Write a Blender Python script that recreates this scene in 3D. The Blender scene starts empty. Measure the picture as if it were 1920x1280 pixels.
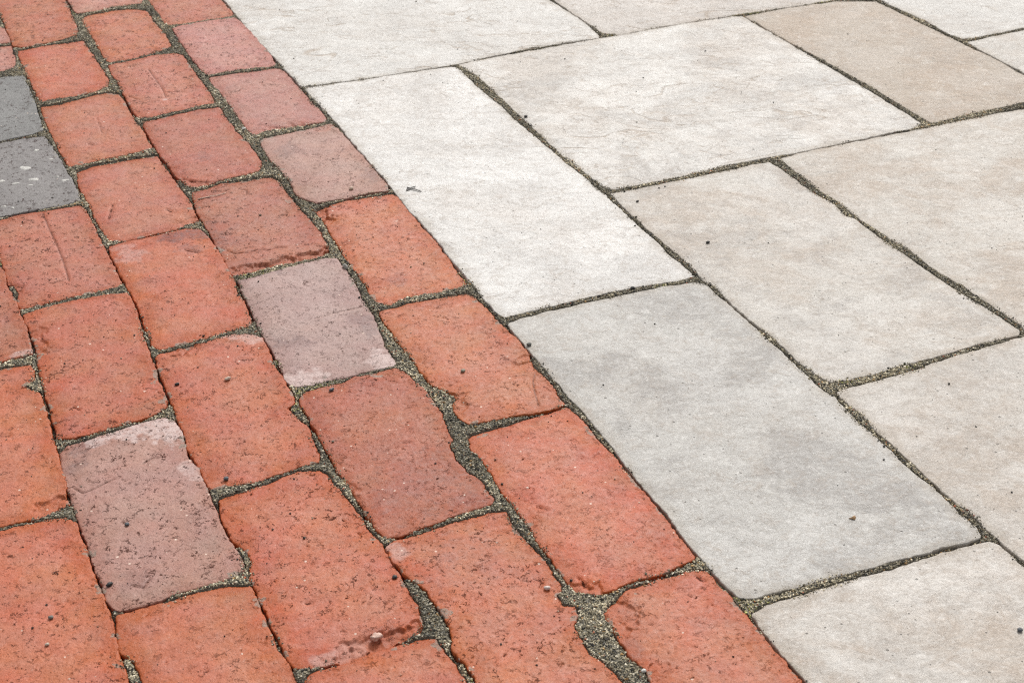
import bpy, math, numpy as np
from mathutils import Matrix, Vector

# ------------------------------------------------------------------ camera, sky, sun, exposure
UNIT = 0.21                                   # one paving module in metres
F_PX = 2931.47                                # focal length in pixels of the 1920 px wide photograph
CAM_RIGHT = np.array([0.91628046, -0.40052796, -0.00273378])
CAM_DOWN = np.array([-0.20910512, -0.47252232, -0.85615285])
CAM_FWD = np.array([0.34162138, 0.78504778, -0.51671541])
CAM_LOC = np.array([-2.35609637, -8.52187067, 3.5049159]) * UNIT

scene = bpy.context.scene
col = scene.collection
cam_data = bpy.data.cameras.new('camera')
cam = bpy.data.objects.new('camera', cam_data)
col.objects.link(cam)
m = Matrix.Identity(4)
for i in range(3):
    m[i][0] = CAM_RIGHT[i]; m[i][1] = -CAM_DOWN[i]; m[i][2] = -CAM_FWD[i]; m[i][3] = CAM_LOC[i]
cam.matrix_world = m
cam_data.sensor_width = 36.0
cam_data.lens = F_PX / 1920 * 36
cam_data.clip_start = 0.02
cam_data.clip_end = 300
cam_data.dof.use_dof = True
cam_data.dof.focus_distance = 1.36
cam_data.dof.aperture_fstop = 20
scene.camera = cam

SUN_EL, SUN_AZ = math.radians(44), math.radians(38)     # azimuth measured from +Y towards +X
world = bpy.data.worlds.new('World'); scene.world = world
world.use_nodes = True
wn, wl = world.node_tree.nodes, world.node_tree.links
wn.clear()
sky = wn.new('ShaderNodeTexSky'); sky.sky_type = 'NISHITA'; sky.sun_disc = False
sky.sun_elevation = SUN_EL; sky.sun_rotation = SUN_AZ
sky.dust_density = 4.0; sky.air_density = 1.0
hs = wn.new('ShaderNodeHueSaturation'); hs.inputs['Saturation'].default_value = 0.05   # grey overcast sky
bg = wn.new('ShaderNodeBackground'); bg.inputs['Strength'].default_value = 0.105
wo = wn.new('ShaderNodeOutputWorld')
wl.new(sky.outputs[0], hs.inputs['Color']); wl.new(hs.outputs[0], bg.inputs['Color']); wl.new(bg.outputs[0], wo.inputs['Surface'])

sun_data = bpy.data.lights.new('sun', 'SUN')
sun_data.energy = 1.5; sun_data.angle = math.radians(11); sun_data.color = (1.0, 0.96, 0.9)
sun = bpy.data.objects.new('sun', sun_data); col.objects.link(sun)
sd = Vector((math.sin(SUN_AZ) * math.cos(SUN_EL), math.cos(SUN_AZ) * math.cos(SUN_EL), math.sin(SUN_EL)))
sun.rotation_euler = sd.to_track_quat('Z', 'Y').to_euler()
sun.location = sd * 5

vs = scene.view_settings
vs.view_transform = 'Standard'; vs.look = 'None'; vs.gamma = 1.0; vs.use_curve_mapping = False
vs.exposure = 0.46
scene.cycles.use_denoising = False; scene.cycles.use_adaptive_sampling = False      # keep the fine grain of clay and stone
scene.cycles.filter_width = 1.15
scene.cycles.max_bounces = 5

# ------------------------------------------------------------------ helpers
rng = np.random.default_rng(7)

def ground(px, py, z=0.0):
    """the point of the plane z under a pixel of the 1920x1280 photograph"""
    u = (np.asarray(px, float) - 960) / F_PX; v = (np.asarray(py, float) - 640) / F_PX
    d = u[..., None] * CAM_RIGHT + v[..., None] * CAM_DOWN + CAM_FWD
    t = (z - CAM_LOC[2]) / d[..., 2]
    return (CAM_LOC + d * t[..., None])[..., :2]

def gp(x, y): return ground(np.array([x]), np.array([y]))[0]

def _hash(ix, iy, s):
    h = (ix.astype(np.int64) * 374761393 + iy.astype(np.int64) * 668265263 + s * 1274126177) & 0xffffffff
    h = ((h ^ (h >> 13)) * 1274126177) & 0xffffffff
    return ((h ^ (h >> 16)) & 0xffffff) / float(0xffffff)

def noise(x, y, s=0):
    ix = np.floor(x); iy = np.floor(y); fx = x - ix; fy = y - iy
    fx = fx * fx * (3 - 2 * fx); fy = fy * fy * (3 - 2 * fy)
    a = _hash(ix, iy, s); b = _hash(ix + 1, iy, s); c = _hash(ix, iy + 1, s); d = _hash(ix + 1, iy + 1, s)
    return (a + (b - a) * fx) * (1 - fy) + (c + (d - c) * fx) * fy - 0.5

def fbm(x, y, s=0, o=3):
    r = 0; a = 1
    for k in range(o):
        r = r + a * noise(x, y, s + k * 17); x = x * 2.03 + 3.1; y = y * 2.03 + 1.7; a *= 0.5
    return r

def sstep(a, b, x):
    t = np.clip((x - a) / (b - a), 0, 1); return t * t * (3 - 2 * t)

def mesh_np(name, verts, quads=None, tris=None, ngon=None, smooth=True):
    me = bpy.data.meshes.new(name)
    loops = []; starts = []; n = 0
    for arr in (quads, tris):
        if arr is not None and len(arr):
            k = arr.shape[1]
            loops.append(arr.ravel()); starts.append(n + np.arange(len(arr)) * k); n += arr.size
    if ngon is not None:
        loops.append(np.asarray(ngon)); starts.append(np.array([n])); n += len(ngon)
    loops = np.concatenate(loops).astype(np.int32); starts = np.concatenate(starts).astype(np.int32)
    me.vertices.add(len(verts)); me.vertices.foreach_set('co', np.asarray(verts, np.float32).ravel())
    me.loops.add(len(loops)); me.loops.foreach_set('vertex_index', loops)
    me.polygons.add(len(starts)); me.polygons.foreach_set('loop_start', starts)
    me.update(calc_edges=True)
    me.polygons.foreach_set('use_smooth', np.full(len(starts), smooth))
    return me

def attr(me, name, data, kind='FLOAT'):
    a = me.attributes.new(name, kind, 'POINT')
    a.data.foreach_set('color' if kind == 'FLOAT_COLOR' else 'value', np.asarray(data, np.float32).ravel())

def link(name, me, mat, parent=None, loc=(0, 0, 0)):
    o = bpy.data.objects.new(name, me); col.objects.link(o)
    o.location = loc
    if mat: me.materials.append(mat)
    if parent: o.parent = parent
    return o

def tag(o, label, cat=None, kind=None, group=None):
    o['label'] = label
    if cat: o['category'] = cat
    if kind: o['kind'] = kind
    if group: o['group'] = group
    return o

# ------------------------------------------------------------------ materials
class NT:
    def __init__(s, name):
        s.m = bpy.data.materials.new(name); s.m.use_nodes = True
        s.n = s.m.node_tree.nodes; s.l = s.m.node_tree.links
        s.b = s.n['Principled BSDF']
    def set(s, sock, v):
        if isinstance(v, bpy.types.NodeSocket): s.l.new(v, sock)
        elif v is not None: sock.default_value = v
    def math(s, op, a, b=None, c=None, clamp=False):
        x = s.n.new('ShaderNodeMath'); x.operation = op; x.use_clamp = clamp
        for i, v in enumerate((a, b, c)): s.set(x.inputs[i], v)
        return x.outputs[0]
    def ramp(s, v, a, b, lo=0.0, hi=1.0):
        x = s.n.new('ShaderNodeMapRange'); x.interpolation_type = 'SMOOTHSTEP'
        s.set(x.inputs[0], v)
        for i, q in enumerate((a, b, lo, hi)): s.set(x.inputs[1 + i], q)
        return x.outputs[0]
    def mix(s, f, a, b, mode='MIX'):
        x = s.n.new('ShaderNodeMix'); x.data_type = 'RGBA'; x.blend_type = mode
        s.set(x.inputs[0], f)
        for i, v in ((6, a), (7, b)):
            if isinstance(v, tuple) and len(v) == 3: v = v + (1,)
            s.set(x.inputs[i], v)
        return x.outputs[2]
    def noise(s, vec, scale, detail=3, rough=0.55, dist=0.0, col=False):
        x = s.n.new('ShaderNodeTexNoise'); s.set(x.inputs['Vector'], vec)
        x.inputs['Scale'].default_value = scale; x.inputs['Detail'].default_value = detail
        x.inputs['Roughness'].default_value = rough; x.inputs['Distortion'].default_value = dist
        return x.outputs['Color' if col else 'Fac']
    def voro(s, vec, scale, rand=1.0):
        x = s.n.new('ShaderNodeTexVoronoi'); s.set(x.inputs['Vector'], vec); x.inputs['Scale'].default_value = scale
        x.inputs['Randomness'].default_value = rand
        return x.outputs['Distance'], x.outputs['Color']
    def attr(s, name, out='Fac', typ='GEOMETRY'):
        x = s.n.new('ShaderNodeAttribute'); x.attribute_name = name; x.attribute_type = typ
        return x.outputs[out]
    def pos(s):
        return s.n.new('ShaderNodeNewGeometry').outputs['Position']
    def vscale(s, v, sc, off=None):
        x = s.n.new('ShaderNodeMapping'); s.set(x.inputs['Vector'], v); x.inputs['Scale'].default_value = sc
        if off: x.inputs['Rotation'].default_value = off
        return x.outputs[0]
    def sep(s, c):
        x = s.n.new('ShaderNodeSeparateColor'); s.set(x.inputs[0], c); return x.outputs
    def bump(s, h, dist, strength=1.0, normal=None):
        x = s.n.new('ShaderNodeBump'); s.set(x.inputs['Height'], h); x.inputs['Distance'].default_value = dist
        x.inputs['Strength'].default_value = strength
        if normal is not None: s.l.new(normal, x.inputs['Normal'])
        return x.outputs[0]

def scratches(t, p, scale, width, gate_scale, g0, g1):
    """short curved marks: thin iso-lines of one noise gated by another"""
    n1 = t.noise(p, scale, 2, 0.5, 0.6)
    line = t.ramp(t.math('ABSOLUTE', t.math('SUBTRACT', n1, 0.5)), width * 0.35, width, 1, 0)
    gate = t.ramp(t.noise(p, gate_scale, 2, 0.5), g0, g1)
    return t.math('MULTIPLY', line, gate)

def dots(t, p, scale, r, keep):
    d, c = t.voro(p, scale)
    on = t.math('GREATER_THAN', t.sep(c)[0], 1 - keep)
    rr = t.math('MULTIPLY_ADD', t.sep(c)[1], r * 0.8, r * 0.5)
    k = t.math('SUBTRACT', rr, d)
    return t.math('MULTIPLY', t.ramp(k, 0.0, r * 0.35), on)

def brick_material():
    t = NT('fired_clay_brick'); p = t.pos()
    oc = t.n.new('ShaderNodeObjectInfo').outputs['Color']
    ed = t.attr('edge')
    hs = t.n.new('ShaderNodeHueSaturation'); t.set(hs.inputs['Color'], oc)
    big = t.noise(p, 30, 4, 0.6)
    t.set(hs.inputs['Value'], t.ramp(big, 0.3, 0.72, 0.88, 1.12))
    t.set(hs.inputs['Saturation'], t.ramp(t.noise(p, 41, 3, 0.6, 0.4), 0.3, 0.7, 1.06, 0.90))
    t.set(hs.inputs['Hue'], t.ramp(t.noise(p, 22, 2, 0.5), 0.3, 0.7, 0.493, 0.507))
    c = hs.outputs[0]
    def tone(sat, val):
        x = t.n.new('ShaderNodeHueSaturation'); t.set(x.inputs['Color'], oc)
        x.inputs['Saturation'].default_value = sat; x.inputs['Value'].default_value = val
        return x.outputs[0]
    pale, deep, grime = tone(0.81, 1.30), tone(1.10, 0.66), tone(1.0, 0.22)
    oi = t.n.new('ShaderNodeObjectInfo').outputs['Random']
    mott = t.noise(p, 190, 4, 0.65)
    # deeper, more saturated colour along the edges, paler towards the middle
    edge_band = t.math('ADD', ed, t.math('MULTIPLY_ADD', t.noise(p, 60, 3, 0.6), 0.024, -0.012))
    c = t.mix(t.ramp(edge_band, 0.006, 0.030, 0.0, 0.36), c, pale)
    c = t.mix(t.ramp(edge_band, 0.000, 0.012, 0.75, 0.0), c, tone(1.14, 0.90))
    c = t.mix(t.ramp(mott, 0.50, 0.75, 0, 0.35), c, pale)
    c = t.mix(t.ramp(t.noise(p, 75, 5, 0.65, 0.5), 0.57, 0.74, 0, 0.45), c, deep)
    # bloom of lime and old stains where they were left
    c = t.mix(t.math('MULTIPLY', t.attr('bloom'), t.ramp(mott, 0.3, 0.6, 0.35, 1.0)), c, (0.60, 0.46, 0.43))
    c = t.mix(t.math('MULTIPLY', t.attr('stain'), t.ramp(mott, 0.3, 0.62, 1.0, 0.45)), c, (0.10, 0.045, 0.05))
    c = t.mix(t.math('MULTIPLY', t.attr('fresh'), t.ramp(mott, 0.35, 0.6, 0.5, 1.0)), c, (0.44, 0.125, 0.06))
    grain = t.noise(p, 1100, 2, 0.6)
    c = t.mix(t.ramp(t.noise(p, 480, 3, 0.6, 0.5), 0.52, 0.70, 0.0, 0.55), c, tone(1.1, 0.5))
    c = t.mix(t.ramp(grain, 0.30, 0.54, 0.26, 0.0), c, grime)
    c = t.mix(t.ramp(grain, 0.58, 0.78, 0.0, 0.35), c, pale)
    wr = t.n.new('ShaderNodeVectorMath'); wr.operation = 'MULTIPLY_ADD'      # warp, so that no mark repeats another
    t.set(wr.inputs[0], t.noise(p, 160, 3, 0.6, 0, True)); wr.inputs[1].default_value = (0.006, 0.006, 0.006); t.set(wr.inputs[2], p)
    pw = wr.outputs[0]
    s1 = scratches(t, pw, 260, 0.052, 160, 0.60, 0.63)
    s2 = scratches(t, pw, 420, 0.085, 210, 0.63, 0.66)
    s3 = scratches(t, pw, 110, 0.032, 70, 0.615, 0.645)
    pits = dots(t, pw, 120, 0.14, 0.16)
    pits2 = dots(t, pw, 260, 0.22, 0.10)
    cr = t.math('ADD', t.attr('crack'), t.math('MULTIPLY_ADD', t.noise(p, 420, 4, 0.65), 3.0, -1.5))
    crack = t.math('MULTIPLY', t.ramp(cr, 0.45, 0.9, 1.0, 0.0), t.ramp(t.noise(p, 210, 2), 0.42, 0.58, 0.15, 0.95))
    patch = t.ramp(t.math('ADD', t.noise(p, 24, 3, 0.6), t.math('MULTIPLY_ADD', oi, 0.30, -0.15)), 0.38, 0.66, 0.40, 0.95)   # marks crowd in places, and on some bricks
    dark = t.math('MULTIPLY', t.math('MAXIMUM', t.math('MAXIMUM', s1, s3), t.math('MAXIMUM', s2, t.math('MAXIMUM', pits, pits2))), patch)
    dark = t.math('MULTIPLY', dark, t.ramp(t.noise(p, 95, 2, 0.5), 0.36, 0.60, 0.5, 1.0))
    dark = t.math('MAXIMUM', dark, crack)
    c = t.mix(t.ramp(t.math('ADD', t.attr('groove'), t.math('MULTIPLY_ADD', t.noise(p, 300, 3, 0.6), 1.6, -0.8)), 0.4, 1.3, 0.75, 0.0), c, tone(1.12, 0.40))
    c = t.mix(t.math('MULTIPLY', dark, 0.92), c, (0.050, 0.014, 0.008))
    c = t.mix(t.ramp(t.attr('pit'), 0.40, 0.62, 0, 0.8), c, (0.055, 0.02, 0.015))
    c = t.mix(t.math('MULTIPLY', dots(t, t.vscale(p, (1, 1, 1), (0.2, 0.1, 1.0)), 230, 0.22, 0.035), 0.8), c, (0.75, 0.58, 0.48))
    # sand swept into the worn edge, here and there
    w = t.math('MULTIPLY_ADD', t.noise(p, 48, 3, 0.6), 0.060, -0.0355)
    dust = t.ramp(t.math('SUBTRACT', ed, w), 0.0, 0.0018, 0.85, 0.0)
    c = t.mix(t.math('MULTIPLY', dust, t.ramp(t.noise(p, 900, 2), 0.3, 0.65, 0.45, 1.0)), c, (0.22, 0.19, 0.15))
    t.set(t.b.inputs['Base Color'], c)
    t.set(t.b.inputs['Roughness'], t.ramp(mott, 0.3, 0.7, 0.50, 0.68))
    t.set(t.b.inputs['Specular IOR Level'], t.math('MULTIPLY_ADD', dark, -0.40, 0.42))
    h = t.math('SUBTRACT', t.math('MULTIPLY_ADD', grain, 0.3, t.math('MULTIPLY', t.noise(p, 420, 3, 0.6), 0.6)), t.math('MULTIPLY', dark, 0.9))
    t.l.new(t.bump(h, 0.0010, 0.8), t.b.inputs['Normal'])
    return t.m

def slab_material():
    t = NT('cast_stone_slab'); p = t.pos()
    oc = t.n.new('ShaderNodeObjectInfo').outputs['Color']
    warm, grey = t.attr('warm'), t.attr('grey')
    c = oc
    mp = t.n.new('ShaderNodeMapping'); mp.vector_type = 'TEXTURE'; t.set(mp.inputs['Vector'], p)
    mp.inputs['Rotation'].default_value = (0, 0, -0.30); mp.inputs['Scale'].default_value = (1.08, 0.92, 1)
    q = mp.outputs[0]
    big = t.noise(q, 8, 7, 0.72, 0.6)
    n2 = t.noise(q, 17, 8, 0.78, 0.8)
    c = t.mix(t.math('MULTIPLY', t.ramp(t.math('MULTIPLY_ADD', t.noise(p, 5, 3, 0.6), 0.5, t.math('MULTIPLY', n2, 0.5)), 0.44, 0.60, 0, 0.75), warm), c, (0.40, 0.285, 0.195))
    c = t.mix(t.math('MULTIPLY', t.ramp(t.noise(q, 11, 8, 0.78, 0.5), 0.46, 0.60), grey), c, (0.31, 0.29, 0.275))
    lt = t.n.new('ShaderNodeHueSaturation'); t.set(lt.inputs['Color'], oc); lt.inputs['Saturation'].default_value = 0.75; lt.inputs['Value'].default_value = 1.22
    c = t.mix(t.ramp(big, 0.51, 0.60, 0, 0.45), c, lt.outputs[0])
    bl = t.noise(q, 60, 7, 0.80, 1.0)
    c = t.mix(t.ramp(bl, 0.52, 0.62, 0, 0.36), c, (0.36, 0.295, 0.24))
    sm = t.noise(p, 210, 6, 0.8, 0.5)
    c = t.mix(t.math('MULTIPLY', t.ramp(sm, 0.53, 0.62, 0, 0.46), t.ramp(n2, 0.40, 0.6, 0.2, 1.0)), c, (0.34, 0.28, 0.225))
    c = t.mix(t.ramp(bl, 0.34, 0.48, 0.34, 0), c, (0.80, 0.775, 0.74))
    mp2 = t.n.new('ShaderNodeMapping'); mp2.vector_type = 'TEXTURE'; t.set(mp2.inputs['Vector'], p)
    mp2.inputs['Rotation'].default_value = (0, 0, -0.36); mp2.inputs['Scale'].default_value = (1.9, 0.9, 1)
    vq = mp2.outputs[0]
    v1 = scratches(t, vq, 15, 0.014, 12, 0.50, 0.60); v2 = scratches(t, vq, 48, 0.032, 30, 0.52, 0.60)
    vein = t.math('MULTIPLY', t.math('MAXIMUM', v1, t.math('MULTIPLY', v2, 0.7)), t.attr('vein'))
    c = t.mix(t.math('MULTIPLY', vein, t.ramp(bl, 0.35, 0.6, 0.25, 0.7)), c, (0.34, 0.25, 0.17))
    oi = t.n.new('ShaderNodeObjectInfo').outputs['Random']
    fine = t.noise(p, 900, 2, 0.65); mid = t.noise(q, 260, 6, 0.80, 0.3)
    wornf = t.ramp(t.noise(p, 14, 4, 0.65), 0.36, 0.62, 0.25, 1.0)           # worn smooth in places
    c = t.mix(t.math('MULTIPLY', t.ramp(fine, 0.30, 0.50, 0.40, 0.0), wornf), c, (0.20, 0.175, 0.15))
    c = t.mix(t.ramp(fine, 0.52, 0.74, 0.0, 0.15), c, (0.85, 0.83, 0.80))
    c = t.mix(t.ramp(mid, 0.51, 0.64, 0.0, 0.40), c, (0.27, 0.235, 0.20))
    c = t.mix(t.ramp(mid, 0.34, 0.47, 0.36, 0.0), c, (0.84, 0.82, 0.79))
    d1 = t.math('MAXIMUM', dots(t, p, 80, 0.06, 0.14), dots(t, p, 220, 0.20, 0.08))
    c = t.mix(t.math('MULTIPLY', d1, 0.70), c, (0.08, 0.07, 0.06))
    ed = t.attr('edge')
    w = t.math('MULTIPLY_ADD', t.noise(p, 38, 4, 0.65), 0.046, -0.0275)
    dust = t.ramp(t.math('SUBTRACT', ed, w), 0.0, 0.004, 0.7, 0.0)
    c = t.mix(t.math('MULTIPLY', dust, t.ramp(t.noise(p, 700, 2), 0.38, 0.56, 0.0, 1.0)), c, (0.16, 0.14, 0.10))
    rim = t.ramp(t.math('ADD', ed, t.math('MULTIPLY_ADD', t.noise(p, 30, 4, 0.65), 0.030, -0.015)), 0.0, 0.012, 0.34, 0.0)
    c = t.mix(rim, c, (0.36, 0.30, 0.23))
    t.set(t.b.inputs['Base Color'], c)
    t.b.inputs['Roughness'].default_value = 0.62
    t.b.inputs['Specular IOR Level'].default_value = 0.35
    h = t.math('MULTIPLY_ADD', fine, 0.4, t.math('MULTIPLY_ADD', mid, 0.6, t.math('MULTIPLY', bl, 1.8)))
    h = t.math('SUBTRACT', h, t.math('ADD', d1, vein))
    t.l.new(t.bump(h, 0.0010, 0.75), t.b.inputs['Normal'])
    return t.m

def grit_material():
    t = NT('loose_grit'); p = t.pos()
    c = t.attr('tone', 'Color')
    c = t.mix(t.ramp(t.noise(p, 1400, 2), 0.35, 0.65, 0.2, 0.0), c, (0.05, 0.046, 0.036))
    t.set(t.b.inputs['Base Color'], c); t.b.inputs['Roughness'].default_value = 0.75
    return t.m

def bed_material():
    t = NT('bedding_sand'); p = t.pos()
    n = t.noise(p, 500, 4, 0.75); k = t.noise(p, 30, 4, 0.6)
    c = t.mix(t.ramp(n, 0.35, 0.66), (0.035, 0.032, 0.026), (0.20, 0.18, 0.14))
    c = t.mix(t.ramp(k, 0.5, 0.7, 0, 0.4), c, (0.10, 0.10, 0.055))
    t.set(t.b.inputs['Base Color'], c); t.b.inputs['Roughness'].default_value = 0.9
    t.l.new(t.bump(n, 0.0015, 1.0), t.b.inputs['Normal'])
    return t.m

def stone_material():
    t = NT('pebble_stone'); p = t.pos()
    oc = t.n.new('ShaderNodeObjectInfo').outputs['Color']
    c = t.mix(t.ramp(t.noise(p, 700, 3, 0.65), 0.35, 0.65, 0.4, 0), oc, (0.05, 0.045, 0.04))
    t.set(t.b.inputs['Base Color'], c); t.b.inputs['Roughness'].default_value = 0.65
    t.l.new(t.bump(t.noise(p, 600, 3, 0.6), 0.0006, 0.8), t.b.inputs['Normal'])
    return t.m

M_BRICK, M_SLAB, M_GRIT, M_BED, M_STONE = brick_material(), slab_material(), grit_material(), bed_material(), stone_material()

# ------------------------------------------------------------------ ground: the sand bed everything is set in
GZ = -0.0085
g = 60.0
me = mesh_np('ground', np.array([[-g, -g, GZ], [g, -g, GZ], [g, g, GZ], [-g, g, GZ]]), quads=np.array([[0, 1, 2, 3]]), smooth=False)
tag(link('ground', me, M_BED), 'dark bedding sand that the bricks and slabs are set in', 'ground', 'structure')

# ------------------------------------------------------------------ raster of the paving (1 mm cells), for sand and grit
fx, fy = np.array([-40, 1960, 1960, -40.]), np.array([-40, -40, 1320, 1320.])
fc = ground(fx, fy)
RX0, RY0 = fc.min(0) - 0.03; RX1, RY1 = fc.max(0) + 0.03
CELL = 0.001
NX, NY = int((RX1 - RX0) / CELL) + 1, int((RY1 - RY0) / CELL) + 1
MASK = np.ones((NY, NX), bool)                # True = joint
TOP = np.full((NY, NX), np.nan, np.float32)

def raster(poly):
    y0 = max(0, int((poly[:, 1].min() - RY0) / CELL)); y1 = min(NY - 1, int((poly[:, 1].max() - RY0) / CELL) + 1)
    a = poly; b = np.roll(poly, -1, 0)
    for j in range(y0, y1 + 1):
        y = RY0 + (j + 0.5) * CELL
        k = (a[:, 1] <= y) != (b[:, 1] <= y)
        if not k.any(): continue
        xs = np.sort(a[k, 0] + (y - a[k, 1]) / (b[k, 1] - a[k, 1]) * (b[k, 0] - a[k, 0]))
        for q in range(0, len(xs) - 1, 2):
            i0 = int(np.ceil((xs[q] - RX0) / CELL - 0.5)); i1 = int(np.floor((xs[q + 1] - RX0) / CELL - 0.5))
            if i1 >= 0 and i0 < NX: MASK[j, max(i0, 0):min(i1, NX - 1) + 1] = False

# ------------------------------------------------------------------ one paving piece from its outline
def resample(P, step):
    Q = np.vstack([P, P[:1]]); L = np.concatenate([[0], np.cumsum(np.linalg.norm(np.diff(Q, axis=0), axis=1))])
    n = max(24, int(L[-1] / step)); s = np.arange(n) / n * L[-1]
    return np.stack([np.interp(s, L, Q[:, 0]), np.interp(s, L, Q[:, 1])], 1), L[-1] / n

def gsmooth(P, sig):
    r = int(sig * 3) + 1; k = np.exp(-0.5 * (np.arange(-r, r + 1) / max(sig, 1e-3)) ** 2); k /= k.sum()
    return sum(w * np.roll(P, o, 0) for w, o in zip(k, range(-r, r + 1)))

def seg_dist(X, pts):
    d = np.full(len(X), 1e9)
    for a, b in zip(pts[:-1], pts[1:]):
        ab = b - a; t = np.clip(((X - a) @ ab) / (ab @ ab + 1e-12), 0, 1)
        d = np.minimum(d, np.linalg.norm(X - a - t[:, None] * ab, axis=1))
    return d

def piece(name, P, parent, mat, step, color, corner_r, rough, edge_r, thick=0.06, detail=True, stamps=(), bloom=0.0, stain=0.0,
          relief=1.0, lift=0.0, tilt=(0, 0), slab=None, seed=0, grow=0.0):
    """P: outline of the top face in world XY. Builds a rounded, worn block down to -thick."""
    area = 0.5 * np.sum(P[:, 0] * np.roll(P[:, 1], -1) - np.roll(P[:, 0], -1) * P[:, 1])
    if area < 0: P = P[::-1]
    ds = 0.0012 if detail else 0.006
    O, h = resample(P, ds)
    O = gsmooth(O, corner_r / h)
    T = np.roll(O, -1, 0) - np.roll(O, 1, 0); T /= np.linalg.norm(T, axis=1)[:, None]
    N = np.stack([T[:, 1], -T[:, 0]], 1)
    wob = rough * (0.7 * fbm(O[:, 0] * 620, O[:, 1] * 620, seed + 6, 2) * (1 if detail else 0) + 1.3 * fbm(O[:, 0] * 70 + seed * 3.1, O[:, 1] * 70, seed, 2) + 0.9 * fbm(O[:, 0] * 240, O[:, 1] * 240 + seed, seed + 5, 3))
    O = O + N * (wob + grow)[:, None]
    raster(O)
    c = O.mean(0); D = O - c
    k = [int(np.argmax(D @ np.array(v))) for v in ((-1, -1), (1, -1), (1, 1), (-1, 1))]
    def side(i, j, t):
        idx = np.arange(i, j + 1 if j > i else j + 1 + len(O)) % len(O); S = O[idx]
        L = np.concatenate([[0], np.cumsum(np.linalg.norm(np.diff(S, axis=0), axis=1))]); L /= L[-1]
        return np.stack([np.interp(t, L, S[:, 0]), np.interp(t, L, S[:, 1])], 1)
    def params(L):
        e = np.array([0, .0005, .0011, .0018, .0027, .0038]) if detail else np.array([0, .0015, .004])
        n = max(2, int((L - 2 * e[-1]) / step))
        mid = np.linspace(e[-1], L - e[-1], n + 1)[1:-1]
        return np.concatenate([e, mid, (L - e)[::-1]]) / L
    LU = 0.5 * (np.linalg.norm(O[k[1]] - O[k[0]]) + np.linalg.norm(O[k[2]] - O[k[3]]))
    LV = 0.5 * (np.linalg.norm(O[k[3]] - O[k[0]]) + np.linalg.norm(O[k[2]] - O[k[1]]))
    U, V = params(LU), params(LV)
    B = side(k[0], k[1], U); R = side(k[1], k[2], V); Tp = side(k[2], k[3], 1 - U); Lf = side(k[3], k[0], 1 - V)
    u = U[None, :, None]; v = V[:, None, None]
    X = (1 - v) * B[None] + v * Tp[None] + (1 - u) * Lf[:, None] + u * R[:, None] \
        - ((1 - u) * (1 - v) * B[0] + u * (1 - v) * B[-1] + u * v * Tp[-1] + (1 - u) * v * Tp[0])
    nv, nu = X.shape[:2]; X = X.reshape(-1, 2)
    # distance to the outline
    E = np.empty(len(X))
    Od = O[::2] if len(O) > 200 else O
    for s in range(0, len(X), 4000):
        q = X[s:s + 4000]
        E[s:s + 4000] = np.sqrt(np.maximum(((q ** 2).sum(1)[:, None] + (Od ** 2).sum(1)[None] - 2 * q @ Od.T).min(1), 0))
    ub = np.zeros((nv, nu), bool); ub[0] = ub[-1] = True; ub[:, 0] = ub[:, -1] = True
    E[ub.ravel()] = 0
    x, y = X[:, 0], X[:, 1]
    r = edge_r * (1 + 1.1 * fbm(x * 90, y * 90, seed + 40, 2)); r = np.maximum(r, edge_r * 0.35)
    q = np.clip(1 - E / r, 0, 1)
    z = -r * 0.8 * (1 - np.sqrt(np.maximum(1 - q * q, 0)))
    z -= relief * 0.0006 * np.exp(-E / 0.010)
    z += relief * (0.0009 * fbm(x * 22, y * 22, seed + 1, 2) + 0.00045 * fbm(x * 110, y * 110, seed + 2, 3))
    if detail: z += relief * 0.00022 * fbm(x * 420, y * 420, seed + 3, 2)
    bl = np.full(len(X), bloom, float); st = np.full(len(X), stain, float); pit = np.zeros(len(X)); fresh = np.zeros(len(X)); crk = np.full(len(X), 4.0); grv = np.full(len(X), 4.0)
    if bloom: bl *= 0.55 + 1.6 * np.clip(fbm(x * 28, y * 28, seed + 8, 3) + 0.25, 0, 1)
    if stain: st *= 0.4 + 1.8 * np.clip(fbm(x * 24, y * 24, seed + 9, 3) + 0.2, 0, 1)
    nz = fbm(x * 140, y * 140, seed + 11, 3)
    for s in stamps:
        kind, pts, rad, amt = s
        W = ground(np.array([a for a, b in pts], float), np.array([b for a, b in pts], float))
        if len(W) == 1: W = np.vstack([W, W + 1e-5])
        d = seg_dist(X, W)
        f = 1 - sstep(rad * (0.70 if kind == 'chip' else 0.45), rad, d + nz * rad * (1.3 if kind == 'chip' else 0.9))
        if kind == 'bloom': bl = np.maximum(bl, f * amt)
        elif kind == 'stain': st = np.maximum(st, f * amt)
        elif kind == 'crack':
            if amt <= 0.7: grv = np.minimum(grv, d / (rad * 0.5))
            else: crk = np.minimum(crk, d / (rad * 0.33 + 0.00025))
            z -= 0.0009 * (1 - sstep(0.0002, rad, d))
        elif kind == 'chip':
            z -= f * amt * 0.55 * (1 + 0.7 * nz); fresh = np.maximum(fresh, f * 0.4)
            z += f * (1 - f) * 0.0016 * fbm(x * 300, y * 300, seed + 14, 2)
    if detail and slab is None:                # scattered drag marks and pits in the clay
        n = int(abs(area) * 1300 * rng.uniform(0.2, 1.6))
        pc = X[rng.integers(0, len(X), n)]
        for a in pc:
            L = rng.uniform(0.0001, 0.0014); th = rng.uniform(0, 3.14); d = np.array([math.cos(th), math.sin(th)]) * L
            near = np.nonzero((np.abs(x - a[0]) < 0.006) & (np.abs(y - a[1]) < 0.006))[0]
            if len(near) == 0: continue
            q = seg_dist(X[near], np.array([a - d, a + d]))
            crk[near] = np.minimum(crk[near], q / rng.uniform(0.0004, 0.0011)); z[near] -= (1 - sstep(0.0003, 0.0013, q)) * rng.uniform(0.0002, 0.0008)
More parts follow.
